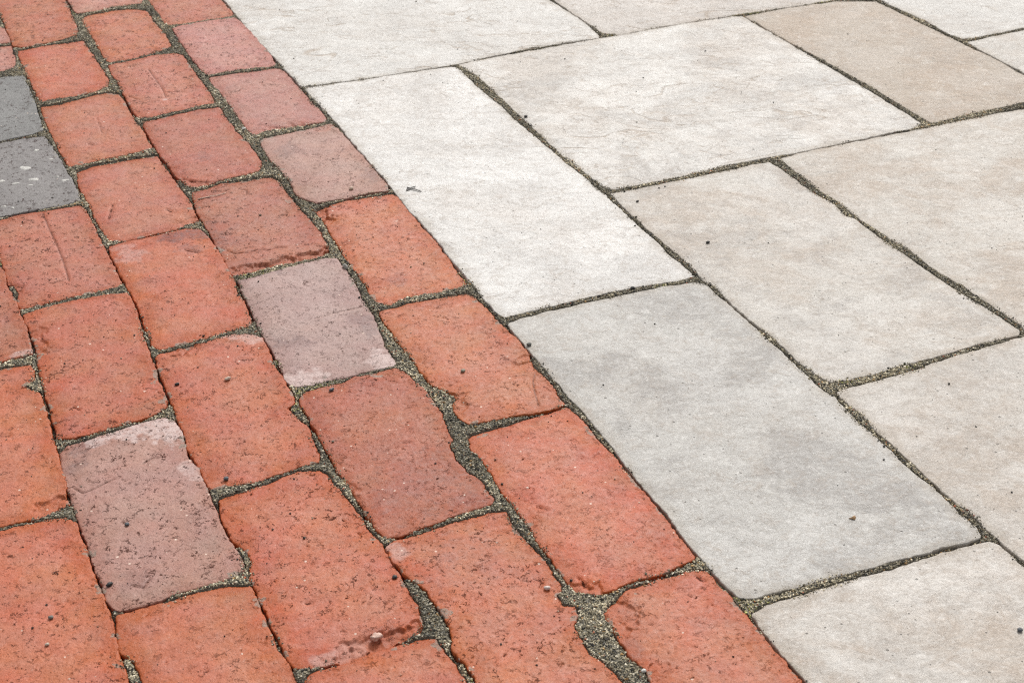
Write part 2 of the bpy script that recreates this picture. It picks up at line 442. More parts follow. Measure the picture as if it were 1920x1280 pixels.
    z += lift + tilt[0] * (x - c[0]) + tilt[1] * (y - c[1])
    # log heights for whatever lies on top
    ix = ((x - RX0) / CELL).astype(int); iy = ((y - RY0) / CELL).astype(int)
    ok = (ix >= 0) & (ix < NX) & (iy >= 0) & (iy < NY)
    TOP[iy[ok], ix[ok]] = z[ok]
    I = np.arange(nv * nu).reshape(nv, nu)
    quads = [np.stack([I[:-1, :-1], I[:-1, 1:], I[1:, 1:], I[1:, :-1]], -1).reshape(-1, 4)]
    ring = np.concatenate([I[0, :-1], I[:-1, -1], I[-1, :0:-1], I[:0:-1, 0]])
    verts = [np.column_stack([X, z])]; base = len(X); prev = ring; RXY = X[ring]; rz = z[ring]
    dr = RXY - c; dr /= np.linalg.norm(dr, axis=1)[:, None]
    for dz in (0.0012, 0.0035, 0.008, None):
        zz = rz - dz if dz else np.full(len(ring), -thick)
        wig = 0.0006 * fbm(RXY[:, 0] * 250 + (dz or 1) * 900, RXY[:, 1] * 250, seed + 21, 2) * (1 if detail else 0)
        verts.append(np.column_stack([RXY - dr * (0.0004 + wig)[:, None], zz]))
        cur = base + np.arange(len(ring)); base += len(ring)
        nx = np.roll(prev, -1); cx = np.roll(cur, -1)
        quads.append(np.stack([prev, cur, cx, nx], -1)); prev = cur
    Vt = np.vstack(verts); nr = len(Vt) - len(X)
    Vt = Vt - np.array([c[0], c[1], -thick])
    me = mesh_np(name, Vt, quads=np.vstack(quads), ngon=prev[::-1])
    pad = lambda a, v=None: np.concatenate([a, np.full(nr, v) if v is not None else np.tile(a[ring], 4)])
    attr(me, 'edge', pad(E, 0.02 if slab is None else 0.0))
    if slab is None:
        attr(me, 'bloom', pad(np.clip(bl, 0, 1))); attr(me, 'stain', pad(np.clip(st, 0, 1)))
        attr(me, 'pit', pad(np.clip(pit, 0, 1), 0.0)); attr(me, 'crack', pad(np.minimum(crk, 4.0), 4.0)); attr(me, 'groove', pad(np.minimum(grv, 4.0), 4.0)); attr(me, 'fresh', pad(np.clip(fresh, 0, 1), 0.25))
    else:
        for kk, vv in slab.items(): attr(me, kk, np.full(len(Vt), vv))
    o = link(name, me, mat, parent, (c[0], c[1], -thick))
    o.color = tuple(color) + (1,)
    return o

def px(s):
    a = np.array([float(v) for v in s.replace(',', ' ').split()]).reshape(-1, 2)
    return ground(a[:, 0], a[:, 1])

# ------------------------------------------------------------------ brick paving
brick_paving = bpy.data.objects.new('brick_pavement', None); col.objects.link(brick_paving)
tag(brick_paving, 'red clay brick paving laid in staggered rows along the pale slabs', 'pavement', 'structure')

ORANGE, RED, PINK, MAUVE, ROSE, BROWN, GREY = (0.414, 0.095, 0.0275), (0.385, 0.100, 0.045), (0.405, 0.155, 0.110), (0.345, 0.208, 0.178), (0.355, 0.17, 0.12), (0.345, 0.082, 0.026), (0.19, 0.184, 0.178)
# each: outline in photograph pixels, colour, extras
BRICKS = {
 # row against the slabs, far to near
 'a1': ('278 0 295 22 308 42 320 47 350 43 390 37 437 29 436 22 425 10 415 -1 370 -62 240 -46', RED, {}),
 'a2': ('324 54 340 48 395 39 440 33 447 37 472 60 495 87 510 105 517 119 512 124 485 126 447 130 415 136 390 140 380 135 365 117 345 90 330 65', PINK, {}),
 'a3': ('390 145 415 140 465 134 515 127 527 129 545 146 565 168 587 193 602 208 612 222 609 227 590 231 540 239 500 244 482 252 470 249 457 232 440 210 422 185 410 170 397 156', PINK,
        dict(stamps=[('crack', [(430, 172), (447, 170), (452, 164)], .002, .9), ('crack', [(437, 160), (445, 158)], .002, .8), ('chip', [(470, 250), (500, 246), (560, 238)], .012, .0025)])),
 'a4': ('488 264 492 259 527 251 565 243 602 236 622 232 632 240 652 261 675 288 692 308 710 328 727 348 728 359 705 362 660 370 622 376 592 381 580 377 562 372 552 362 545 345 530 326 508 300 492 280', ROSE,
        dict(bloom=.15, stamps=[('stain', [(535, 285), (545, 275)], .016, .45), ('stain', [(690, 325), (700, 335)], .014, .4), ('chip', [(600, 243), (622, 240)], .007, .0018)])),
 'a5': ('590 392 615 385 647 376 697 368 735 362 747 366 770 393 790 421 810 441 825 461 844 484 859 508 873 525 875 532 859 540 840 543 797 550 760 555 742 565 730 571 710 567 700 560 687 540 677 522 662 502 647 482 635 462 622 445 612 425 604 410 595 402', ORANGE,
        dict(stamps=[('chip', [(600, 395), (608, 405)], .012, .005), ('stain', [(745, 520), (755, 527)], .012, .35)])),
 'a6': ('710 583 735 576 765 567 810 560 859 550 877 548 886 552 910 574 928 594 948 613 970 632 990 657 996 673 1002 688 1020 703 1037 723 1049 743 1062 757 1030 769 1000 775 965 779 915 789 880 795 865 787 852 772 844 757 853 747 850 739 830 730 810 722 797 710 780 685 762 662 745 640 730 617 717 600', ORANGE,
        dict(stamps=[('crack', [(1003, 700), (999, 715), (1004, 740), (1010, 762)], .0018, .7), ('chip', [(988, 682), (994, 676)], .010, .003), ('chip', [(1015, 720), (1035, 745), (1050, 757)], .011, .0012), ('chip', [(848, 750), (858, 758)], .010, .003)])),
 'a7': ('877 818 887 812 927 801 980 787 1030 773 1062 763 1077 771 1097 793 1122 823 1145 846 1172 881 1189 900 1218 934 1245 968 1272 1004 1299 1036 1306 1047 1284 1057 1254 1071 1212 1083 1177 1093 1150 1105 1120 1112 1088 1109 1076 1104 1058 1084 1034 1048 1007 1013 984 980 960 944 937 915 920 884 900 858 882 836', ORANGE,
        dict(stamps=[('crack', [(1008, 948), (1025, 954)], .003, .9), ('chip', [(1085, 1108), (1110, 1105)], .010, .003), ('crack', [(1085, 1082), (1098, 1097)], .003, .8)])),
 'a8': ('1132 1146 1147 1129 1174 1107 1212 1093 1257 1080 1284 1071 1310 1066 1326 1070 1344 1090 1374 1124 1403 1156 1433 1194 1469 1236 1507 1279 1600 1384 1340 1456 1285 1380 1226 1290 1209 1256 1180 1230 1168 1209 1150 1182 1135 1160', ORANGE,
        dict(stamps=[('crack', [(1306, 1080), (1314, 1087), (1322, 1089)], .003, .95), ('stain', [(1190, 1215), (1196, 1222)], .01, .3), ('chip', [(1150, 1140), (1172, 1158)], .012, .003)])),
 # second row
 'b1': ('129 0 140 20 147 25 175 20 225 11 263 6 266 0 225 -60 95 -44', PINK, {}),
 'b2': ('154 33 170 27 215 18 250 17 275 21 287 40 310 66 320 85 307 91 275 102 245 110 207 116 197 109 182 80 162 50', ORANGE, {}),
 'b3': ('206 123 245 115 287 104 325 100 342 103 355 123 372 148 392 173 403 192 375 197 325 208 287 218 262 220 252 211 240 190 225 160 210 136', RED,
        dict(stamps=[('crack', [(278, 130), (290, 147), (303, 164), (311, 182)], .0022, .7), ('crack', [(242, 180), (256, 186)], .003, .9), ('bloom', [(308, 187)], .005, .9)])),
 'b4': ('267 227 295 223 337 213 375 205 410 201 422 220 440 243 465 271 485 298 490 308 484 320 460 327 422 335 385 346 365 350 350 346 325 322 305 295 282 258 270 236', RED,
        dict(stamps=[('stain', [(375, 290), (385, 296)], .012, .35), ('crack', [(342, 335), (360, 340), (400, 342), (425, 336)], .004, .9), ('chip', [(350, 343), (365, 347), (385, 346)], .008, .0025)])),
 'b5': ('362 360 385 353 415 343 460 337 507 330 520 336 535 358 557 383 580 411 600 433 612 455 616 471 600 477 572 484 535 491 500 500 467 509 444 515 432 505 422 485 412 467 400 447 380 412 365 382', RED,
        dict(stain=.12, stamps=[('chip', [(447, 512), (500, 497), (560, 484), (612, 473)], .012, .006), ('crack', [(425, 468), (440, 473), (465, 471), (482, 466), (500, 467), (520, 461), (535, 462)], .0028, .95), ('crack', [(452, 353), (462, 354), (463, 360)], .003, .9), ('stain', [(400, 440), (415, 465)], .014, .5), ('stain', [(385, 420), (400, 435)], .014, .4)])),
 'b6': ('448 527 480 521 522 509 572 494 610 486 630 487 642 503 660 526 675 556 692 583 706 611 717 638 722 653 737 673 738 682 715 689 677 695 652 703 615 711 585 720 553 721 538 712 525 682 510 652 492 622 470 575 453 541', MAUVE,
        dict(bloom=.22, stamps=[('bloom', [(553, 715), (575, 712)], .022, .9), ('bloom', [(725, 672), (735, 680)], .02, .9), ('stain', [(680, 600), (700, 610)], .02, .5), ('stain', [(540, 643), (565, 642)], .014, .55), ('crack', [(568, 533), (578, 530), (569, 527), (570, 535)], .0022, .9), ('crack', [(590, 597), (625, 586), (675, 575)], .0014, .75), ('stain', [(450, 524), (520, 508)], .008, .5)])),
 'b7': ('562 750 572 736 600 728 640 721 665 707 702 701 740 692 757 698 780 718 810 748 825 771 832 790 840 812 845 825 840 837 850 862 870 882 897 901 910 916 924 934 921 943 881 955 836 970 792 988 747 1003 726 1006 706 992 688 965 673 939 655 909 647 903 632 875 612 842 595 807 580 780 567 762', BROWN,
        dict(stamps=[('crack', [(757, 831), (767, 830)], .003, .95), ('chip', [(640, 905), (660, 930)], .008, .002), ('stain', [(800, 900), (850, 930)], .05, .25)])),
 'b8': ('726 1026 741 1015 792 1003 836 987 881 971 925 959 949 957 955 978 979 1005 1008 1035 1032 1070 1046 1092 1049 1103 1040 1114 1054 1136 1076 1138 1083 1152 1070 1174 1085 1198 1102 1225 1126 1242 1153 1266 1168 1281 1230 1345 945 1405 893 1271 872 1241 851 1221 851 1191 836 1161 821 1134 804 1108 765 1078 738 1051', ORANGE,
        dict(stamps=[('bloom', [(738, 1026), (748, 1038)], .010, .45), ('stain', [(880, 1040), (900, 1060)], .03, .2), ('crack', [(1012, 1100), (1016, 1092)], .003, .9)])),
 # third row
 'c1': ('-22 -8 0 24 15 58 26 86 40 90 70 84 107 76 140 66 145 58 132 27 121 0 95 -36', ORANGE, {}),
 'c2': ('35 95 75 87 112 82 155 76 170 100 187 125 202 150 199 161 175 171 137 179 100 185 77 190 65 167 50 135 38 108', ORANGE, {}),
 'c3': ('77 198 112 194 150 184 185 175 207 172 222 174 235 196 252 226 270 253 283 277 250 285 200 296 162 305 131 311 115 285 100 255 87 228', RED,
        dict(stamps=[('crack', [(166, 268), (174, 272)], .004, .9), ('crack', [(181, 220), (192, 250)], .0014, .6)])),
 'c4': ('146 320 175 309 200 305 250 296 291 290 305 308 327 338 347 366 360 393 370 410 369 416 345 420 332 427 300 435 262 444 225 450 208 451 197 440 185 415 172 392 160 367 148 343', RED,
        dict(stamps=[('crack', [(211, 382), (207, 395), (204, 408)], .004, .95), ('crack', [(312, 392), (320, 396)], .004, .8), ('chip', [(352, 417), (368, 410)], .008, .0025)])),
 'c5': ('205 463 225 456 262 448 312 438 350 430 376 430 392 448 407 471 420 493 435 521 443 548 460 571 470 602 469 610 425 620 387 633 337 645 301 653 287 647 278 622 260 577 245 547 230 520 215 490', ORANGE,
        dict(stamps=[('stain', [(320, 445), (350, 440), (378, 436)], .018, .75), ('bloom', [(232, 466), (245, 482)], .016, .35), ('crack', [(350, 470), (372, 474)], .0045, .85), ('stain', [(345, 465), (370, 470)], .012, .5)])),
 'c6': ('293 671 307 662 350 652 400 638 437 628 475 628 490 634 505 663 515 688 532 716 549 747 549 758 535 765 552 781 575 801 587 826 595 850 595 864 565 870 527 884 477 901 425 908 396 914 383 895 372 870 355 840 347 812 332 780 322 750 310 720 300 695', ORANGE,
        dict(stamps=[('chip', [(320, 660), (340, 664), (355, 652)], .007, .0018), ('bloom', [(440, 632), (480, 633)], .012, .55), ('crack', [(320, 666), (345, 664), (353, 652), (365, 649)], .0022, .95)])),
 'c7': ('411 934 445 923 505 907 527 895 565 883 600 880 615 893 632 915 658 946 673 966 685 987 706 1011 726 1041 747 1073 765 1109 780 1136 789 1167 791 1179 762 1192 732 1204 688 1222 643 1238 608 1244 556 1247 542 1230 522 1191 507 1158 492 1124 471 1080 474 1052 460 1026 436 1008 422 982 412 948', ORANGE,
        dict(stamps=[('chip', [(660, 1228), (700, 1212), (745, 1195), (780, 1185)], .011, .005), ('stain', [(715, 1188), (735, 1180)], .012, .4), ('bloom', [(600, 1234), (640, 1224), (670, 1212)], .008, .4), ('crack', [(576, 1128), (582, 1127)], .004, .9)])),
 'c8': ('571 1274 582 1263 628 1250 688 1229 747 1208 792 1196 815 1196 830 1219 851 1245 866 1269 940 1400 645 1470', ORANGE, {}),
 # fourth row
 'd1': ('0 52 8 55 17 75 17 80 -10 84 -90 95 -110 65', PINK, {}),
 'd2': ('0 87 20 85 27 110 25 126 0 133 -70 146 -98 100', PINK, {}),
 'd3': ('0 146 42 140 52 162 65 195 75 232 79 244 62 251 25 260 0 265 -70 279 -105 165', GREY, {}),
 'd4': ('0 271 37 262 82 257 97 276 113 302 130 331 145 362 147 376 112 385 75 391 37 399 0 406 -20 410 -66 284', (0.212, 0.201, 0.193), {}),
 'd5': ('0 413 37 403 87 395 147 385 160 393 172 418 185 446 200 473 215 501 224 526 223 534 187 544 150 551 107 561 62 573 38 578 32 562 37 550 33 537 17 532 10 505 0 485 -18 430 -15 416', RED,
        dict(stamps=[('crack', [(80, 400), (92, 428), (108, 462), (119, 490), (129, 525)], .0022, .7), ('crack', [(82, 497), (92, 498)], .005, .9), ('crack', [(18, 533), (40, 537), (36, 545)], .005, .9)])),
 'd6': ('45 591 87 578 150 563 200 555 236 552 245 563 255 588 262 613 270 642 276 660 287 686 297 718 309 748 310 762 295 774 262 785 212 799 175 809 137 819 109 820 105 807 97 775 92 750 80 717 75 695 72 670 62 627 51 604', ORANGE,
        dict(stamps=[('crack', [(130, 768), (138, 763), (148, 768)], .0022, .9), ('chip', [(66, 630), (71, 655)], .010, .003)])),
 'd7': ('111 848 126 834 162 824 212 809 262 794 307 783 324 788 339 808 342 830 350 853 370 878 382 907 395 937 407 963 419 996 436 1026 453 1052 456 1068 430 1080 386 1092 341 1107 297 1122 252 1136 221 1142 203 1128 193 1096 178 1054 163 1013 148 974 137 939 129 909 121 893 115 870', ROSE,
        dict(bloom=.08, stamps=[('bloom', [(240, 805), (300, 795), (320, 810)], .020, .95), ('bloom', [(180, 826), (230, 812)], .010, .9), ('bloom', [(345, 870), (365, 890)], .010, .6), ('crack', [(137, 912), (155, 922), (180, 912), (200, 902), (225, 893)], .0013, .7), ('crack', [(266, 870), (285, 858), (310, 855)], .0012, .7), ('stain', [(150, 830), (148, 860), (135, 880)], .010, .5), ('crack', [(255, 1098), (268, 1100), (280, 1085)], .0025, .8), ('stain', [(245, 1090), (275, 1080)], .012, .3)])),
 'd8': ('219 1153 267 1141 327 1124 386 1107 430 1096 468 1098 475 1115 487 1144 502 1180 517 1216 542 1245 556 1278 600 1390 310 1455 270 1278 264 1254 246 1231 229 1219 220 1184', ORANGE,
        dict(stamps=[])),
 # fifth row, cut by the left edge of the photograph
 'e1': ('-2 502 5 508 12 536 25 561 35 583 45 609 55 638 60 664 25 671 0 678 -105 706 -165 545', RED, dict(stamps=[('bloom', [(30, 664), (58, 660)], .008, .6)])),
 'e2': ('0 693 25 688 55 685 62 700 62 711 47 719 38 728 52 727 68 734 77 748 85 775 92 807 100 835 110 862 119 900 123 934 124 943 98 958 65 970 30 978 0 985 -35 992 -100 720', ORANGE,
        dict(stamps=[('chip', [(85, 955), (110, 945), (123, 937)], .010, .004), ('crack', [(0, 818), (15, 816)], .005, .9)])),
 'e3': ('0 999 45 987 89 977 119 972 139 981 151 1011 163 1041 175 1076 187 1106 199 1138 208 1174 217 1207 223 1236 236 1272 262 1345 -30 1420 -60 1280 -70 1018', ORANGE, {}),
}
BRICK_LABELS = {
 'b6': 'pale mauve brick with whitish lower edge, in the second row from the slabs',
 'd7': 'faded rose-pink brick with white bloom along its far end and thin cracks',
 'd3': 'plain dark grey brick at the left edge, the farther of two',
 'd4': 'dark grey brick with white splashes at the left edge',
 'a4': 'dusty pink brick against the slabs', 'b5': 'red brick with a broken ledge along its near end',
}
OUT = {key: px(v[0]) for key, v in BRICKS.items()}
def row_bounds():
    lim = []
    for r in 'abcd':
        a = np.vstack([OUT[k] for k in OUT if k[0] == r and k not in ('d1', 'd2', 'd3', 'd4')])
        lim.append((np.percentile(a[:, 0], 4), np.percentile(a[:, 0], 96)))
    return lim
LIM = row_bounds()
pitch_w = (LIM[0][0] - LIM[3][0]) / 3
pitch_l = abs(OUT['a7'].mean(0)[1] - OUT['a3'].mean(0)[1]) / 4
E_LEFT = LIM[3][0] - pitch_w
for key, v in BRICKS.items():                  # the ends that lie outside the frame line up with their row
    if key[0] in 'de':
        xs = np.array([float(q) for q in v[0].split()])[::2]
        OUT[key][xs < -9, 0] = LIM[3][0] if key[0] == 'd' else E_LEFT
for i, (key, (s, c, kw)) in enumerate(BRICKS.items()):
    P = OUT[key]
    ctr = P.mean(0); dist = np.linalg.norm(np.append(ctr, 0) - CAM_LOC)
    j = np.random.default_rng(100 + i).uniform(-1, 1, 8)
    if max(c) < 0.2: j[1] = j[2] = 0.0
    cc = np.clip(np.array(c) * (1 + 0.06 * j[0]) * np.array([1, 1 + 0.07 * j[1], 1 + 0.08 * j[2]]), 0, 1)
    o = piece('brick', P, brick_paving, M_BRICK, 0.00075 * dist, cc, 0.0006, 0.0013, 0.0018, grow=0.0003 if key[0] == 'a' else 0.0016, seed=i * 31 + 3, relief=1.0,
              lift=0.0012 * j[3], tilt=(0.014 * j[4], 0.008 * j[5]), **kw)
    if key in BRICK_LABELS: o['label'] = BRICK_LABELS[key]
    if key == 'd4': SPLASHED = o
# bricks beyond the frame carry the rows on
def plain_brick(cx, cy, n):
    j = np.random.default_rng(900 + n).uniform(-1, 1, 8)
    w, l = pitch_w / 2 - 0.0045, pitch_l / 2 - 0.0045
    P = np.array([[-w, -l], [w, -l], [w, l], [-w, l]]) + j.reshape(4, 2) * 0.0018 + np.array([cx, cy])
    c = np.array([ORANGE, RED, PINK, ORANGE, BROWN][n % 5]) * (1 + 0.08 * j[0])
    piece('brick', P, brick_paving, M_BRICK, 0.006, c, 0.0022, 0.001, 0.003, detail=False, seed=3000 + n * 7)
n = 0
for ri, r in enumerate('abcde'):
    mem = [OUT[k] for k in OUT if k[0] == r]
    if r != 'e':
        cx = LIM[ri][0] * 0.5 + LIM[ri][1] * 0.5
        ymax = max(p[:, 1].max() for p in mem); ymin = min(p[:, 1].min() for p in mem)
        tops = [(cx, ymax + pitch_l * (k + 0.5) + 0.004) for k in range(3)]
        bots = [(cx, ymin - pitch_l * (k + 0.5) - 0.004) for k in range(2)]
    else:
        cx = E_LEFT + pitch_w / 2 - 0.003
        ymax = max(p[:, 1].max() for p in mem); ymin = min(p[:, 1].min() for p in mem)
        tops = [(cx, ymax + pitch_l * (k + 0.5) + 0.004) for k in range(5)]
        bots = [(cx, ymin - pitch_l * (k + 0.5) - 0.004) for k in range(2)]
    for (x, y) in tops + bots: plain_brick(x, y, n); n += 1
y_hi = max(p[:, 1].max() for p in OUT.values()) + 3 * pitch_l; y_lo = min(p[:, 1].min() for p in OUT.values()) - pitch_l
for q in range(1, 7):
    y = y_lo + pitch_l * (0.5 if q % 2 else 0.0)
    while y < y_hi:
        plain_brick(E_LEFT - (q - 0.5) * pitch_w - 0.004, y, n); n += 1; y += pitch_l

# ------------------------------------------------------------------ slab paving
slab_paving = bpy.data.objects.new('slab_pavement', None); col.objects.link(slab_paving)
tag(slab_paving, 'cream and grey stone slab paving of mixed sizes beside the bricks', 'pavement', 'structure')

def grid(b, a):                                # module coordinates -> world
    return np.array([b * UNIT, -a * UNIT])
g_ = 0.003
# outline in pixels ('x y' list) plus world corners appended for what lies outside the frame
SLABS = {
 's7': ('566 162 690 146 780 131 852 120 930 102 990 91 1121 70 1121 66 1097 44 1067 24 1026 -2', [(2, -2), (0, -2)], '422 -2 440 22 455 40 480 70 505 95 530 123 560 154', (0.66, 0.64, 0.61), dict(warm=.25, grey=.2, vein=1)),
 's8': ('1037 -2 1115 50 1131 61 1156 64 1216 53 1287 41 1370 28 1424 20 1484 11 1564 -1', [(3.98, 0), (4, -2), (2.03, -2)], '', (0.56, 0.515, 0.475), dict(warm=.4, grey=.3, vein=1)),
 's3': ('862 121 931 106 1132 71 1287 44 1370 31 1391 30 1427 52 1481 82 1528 111 1582 142 1647 181 1691 208 1727 231 1706 240 1647 252 1587 264 1504 282 1448 292 1370 307 1305 322 1216 341 1150 353 1133 350 1097 321 1058 291 1023 258 978 217 934 175 898 142 871 126', [], '', (0.68, 0.655, 0.62), dict(warm=.4, grey=.35, vein=.8)),
 's1': ('572 165 690 149 780 134 852 125 861 130 889 160 934 196 972 232 1008 261 1055 303 1097 335 1133 366 1171 401 1216 442 1260 484 1301 517 1275 523 1186 537 1127 549 1067 564 990 582 946 592 931 584 898 545 871 510 844 477 821 448 800 425 772 396 742 359 715 325 692 300 675 281 650 250 625 221 600 194', [], '', (0.74, 0.72, 0.695), dict(warm=.22, grey=.22, vein=.3)),
 's2': ('955 606 993 592 1067 576 1156 556 1245 538 1305 530 1321 533 1343 555 1368 574 1409 611 1454 650 1498 691 1541 733 1564 745 1602 787 1647 825 1706 884 1740 908 1780 946 1825 987 1835 1004 1813 1013 1766 1024 1706 1043 1647 1056 1587 1073 1528 1089 1469 1104 1409 1119 1389 1120 1368 1099 1346 1076 1310 1035 1281 1000 1242 949 1205 905 1172 864 1137 820 1102 780 1072 747 1055 725 1020 687 995 656 972 629', [], '', (0.515, 0.498, 0.470), dict(warm=.12, grey=.6, vein=0)),
 's4': ('1147 363 1186 356 1275 338 1370 318 1409 310 1441 304 1463 317 1498 344 1519 359 1558 380 1584 405 1602 410 1647 445 1683 469 1697 478 1736 507 1795 546 1850 579 1909 618 1907 626 1840 642 1781 658 1721 675 1647 696 1587 710 1559 716 1540 707 1498 675 1454 634 1424 610 1380 574 1343 536 1322 525 1290 492 1245 453 1201 415 1168 385', [], '', (0.58, 0.545, 0.50), dict(warm=.6, grey=.4, vein=.1)),
 's5': ('1467 297 1513 284 1617 263 1721 243 1751 236 1825 222 1920 203', [(4.0, 2.01), (4.0, 4.05)], '1930 622 1914 605 1855 567 1810 535 1766 511 1706 466 1662 440 1602 400 1564 371 1528 347 1492 318', (0.57, 0.53, 0.48), dict(warm=.7, grey=.15, vein=.3)),
 's6': ('1398 29 1484 14 1570 3 1641 2 1677 19 1721 41 1795 77 1855 105 1914 138', [(4.0, 1.97)], '1920 190 1825 210 1748 229 1736 223 1691 196 1632 160 1558 119 1498 86 1439 53', (0.43, 0.36, 0.29), dict(warm=.8, grey=.2, vein=.4)),
 's11': ('1648 -2 1685 15 1736 38 1780 63 1804 72 1825 70 1870 61 1920 51', [(6.0, .93), (6.0, -1.0), (4.03, -1.0)], '', (0.60, 0.58, 0.55), dict(warm=.2, grey=.2, vein=.4)),
 's12': ('1815 79 1870 68 1920 58', [(6.0, 0.97), (6.0, 2.97), (4.03, 2.97)], '1917 134 1855 102', (0.55, 0.52, 0.48), dict(warm=.4, grey=.2, vein=.3)),
 's9': ('1569 736 1617 722 1706 698 1795 669 1855 650 1920 632', [(3.03, 4.10), (3.03, 6.1), (1.05, 6.1)], '1920 1047 1899 1033 1867 1003 1825 964 1780 929 1748 899 1736 887 1691 847 1647 808 1629 786 1596 759', (0.55, 0.51, 0.465), dict(warm=.6, grey=.2, vein=0)),
 's10': ('1414 1149 1439 1135 1498 1118 1588 1089 1647 1076 1706 1057 1766 1037 1825 1022 1855 1015 1875 1023 1899 1046 1920 1064', [(1.0, 8.1), (0.01, 8.1)], '1516 1279 1492 1252 1463 1217 1430 1175', (0.60, 0.56, 0.515), dict(warm=.75, grey=.2, vein=0)),
}
SLAB_LABELS = {'s2': 'cool grey slab between two cream ones along the bricks', 's6': 'tan slab at the upper right', 's7': 'pale slab with fine brown veins at the top'}
for i, (key, (s, corners, s2, c, at)) in enumerate(SLABS.items()):
    P = [px(s)]
    if corners: P.append(np.array([grid(b, a) for b, a in corners]))
    if s2: P.append(px(s2))
    o = piece('paving_slab', np.vstack(P), slab_paving, M_SLAB, 0.0022, c, 0.0013, 0.0011, 0.0013, grow=0.0018, seed=500 + i * 13, relief=1.0,
              lift=0.0004 * math.sin(i * 5.1), slab=at)
    if key in SLAB_LABELS: o['label'] = SLAB_LABELS[key]
# the same module grid carries on outside the frame
occ = set()
for b0, b1, a0, a1 in ((0, 2, -2, 0), (2, 4, -2, 0), (0, 1, 0, 3), (1, 3, 0, 2), (3, 4, 0, 2), (4, 6, -1, 1), (4, 6, 1, 3), (1, 2, 2, 4), (2, 4, 2, 4), (0, 1, 3, 5), (1, 3, 4, 6), (0, 1, 5, 8)):
    for b in range(b0, b1):
        for a in range(a0, a1): occ.add((b, a))
r2 = np.random.default_rng(5); n = 0
for a in range(-5, 10):
    for b in range(0, 8):
        if (b, a) in occ: continue
        opts = [(2, 2), (1, 3), (2, 1), (1, 2)]; r2.shuffle(opts); opts.append((1, 1))
        for w, h in opts:
            cells = [(b + i, a + k) for i in range(w) for k in range(h)]
            if all(q not in occ and q[0] < 8 for q in cells): break
        occ.update(cells)
        lo, hi = grid(b, a + h), grid(b + w, a)
        sc = 1.0 + 0.008 * 2
        off = np.array([0.012, -0.012]) if a > 3 else np.array([0.006, 0])
        P = np.array([[lo[0] + .003, lo[1] + .003], [hi[0] - .003, lo[1] + .003], [hi[0] - .003, hi[1] - .003], [lo[0] + .003, hi[1] - .003]]) + (np.array([0.0, -0.02]) if a > 5 else 0) + (np.array([0.004, 0.0]))
        piece('paving_slab', P, slab_paving, M_SLAB, 0.01, np.array([0.55, 0.52, 0.485]) * r2.uniform(0.9, 1.1), 0.003, 0.001, 0.0028, detail=False, seed=700 + n,
              slab=dict(warm=.35, grey=.3, vein=.2)); n += 1

# ------------------------------------------------------------------ joint sand and grit
for _ in range(3):                             # close the gaps in the height raster
    for ax, sh in ((0, 1), (0, -1), (1, 1), (1, -1)):
        k = np.isnan(TOP); TOP[k] = np.roll(TOP, sh, ax)[k]
TOP[np.isnan(TOP)] = -0.001

def box(A, r):
    for ax in (0, 1):
        c = np.cumsum(np.pad(A, [(r + 1, r) if q == ax else (0, 0) for q in (0, 1)], mode='edge'), axis=ax)
        A = (np.take(c, np.arange(2 * r + 1, c.shape[ax]), ax) - np.take(c, np.arange(0, c.shape[ax] - 2 * r - 1), ax)) / (2 * r + 1)
    return A
Wd = box(box(MASK.astype(np.float32), 4), 3)   # broad joints read high, tight ones low
yy, xx = np.mgrid[0:NY, 0:NX].astype(np.float32)
GX = RX0 + (xx + 0.5) * CELL; GY = RY0 + (yy + 0.5) * CELL
is_brick = GX < 0.004
SAND = -0.0052 + 0.0048 * sstep(0.20, 0.50, Wd) + 0.0020 * fbm(GX * 45, GY * 45, 71, 3) + 0.0008 * fbm(GX * 400, GY * 400, 72, 2)
SAND = SAND - 0.0036 * (1 - sstep(0.50, 0.90, box(MASK.astype(np.float32), 1)))     # hollow along the edges
SAND = np.clip(SAND, -0.0075, -0.0004)
# keep to what the camera can see
dx = GX - CAM_LOC[0]; dy = GY - CAM_LOC[1]; dz = -CAM_LOC[2]
den = dx * CAM_FWD[0] + dy * CAM_FWD[1] + dz * CAM_FWD[2]
pu = 960 + F_PX * (dx * CAM_RIGHT[0] + dy * CAM_RIGHT[1] + dz * CAM_RIGHT[2]) / den
pv = 640 + F_PX * (dx * CAM_DOWN[0] + dy * CAM_DOWN[1] + dz * CAM_DOWN[2]) / den
SEEN = (pu > -60) & (pu < 1980) & (pv > -60) & (pv < 1340)
# the bed of sand in the joints
Dl = box(MASK.astype(np.float32), 2) > 0.01
S2 = (Dl & SEEN)[::2, ::2]; Z2 = SAND[::2, ::2]; X2 = GX[::2, ::2]; Y2 = GY[::2, ::2]
idx = np.full(S2.shape, -1); use = np.zeros_like(S2); cell = S2[:-1, :-1] & S2[1:, :-1] & S2[:-1, 1:] & S2[1:, 1:]
use[:-1, :-1] |= cell; use[1:, :-1] |= cell; use[:-1, 1:] |= cell; use[1:, 1:] |= cell
idx[use] = np.arange(use.sum())
bedV = np.column_stack([X2[use], Y2[use], Z2[use]])
bedQ = np.stack([idx[:-1, :-1][cell], idx[:-1, 1:][cell], idx[1:, 1:][cell], idx[1:, :-1][cell]], -1)

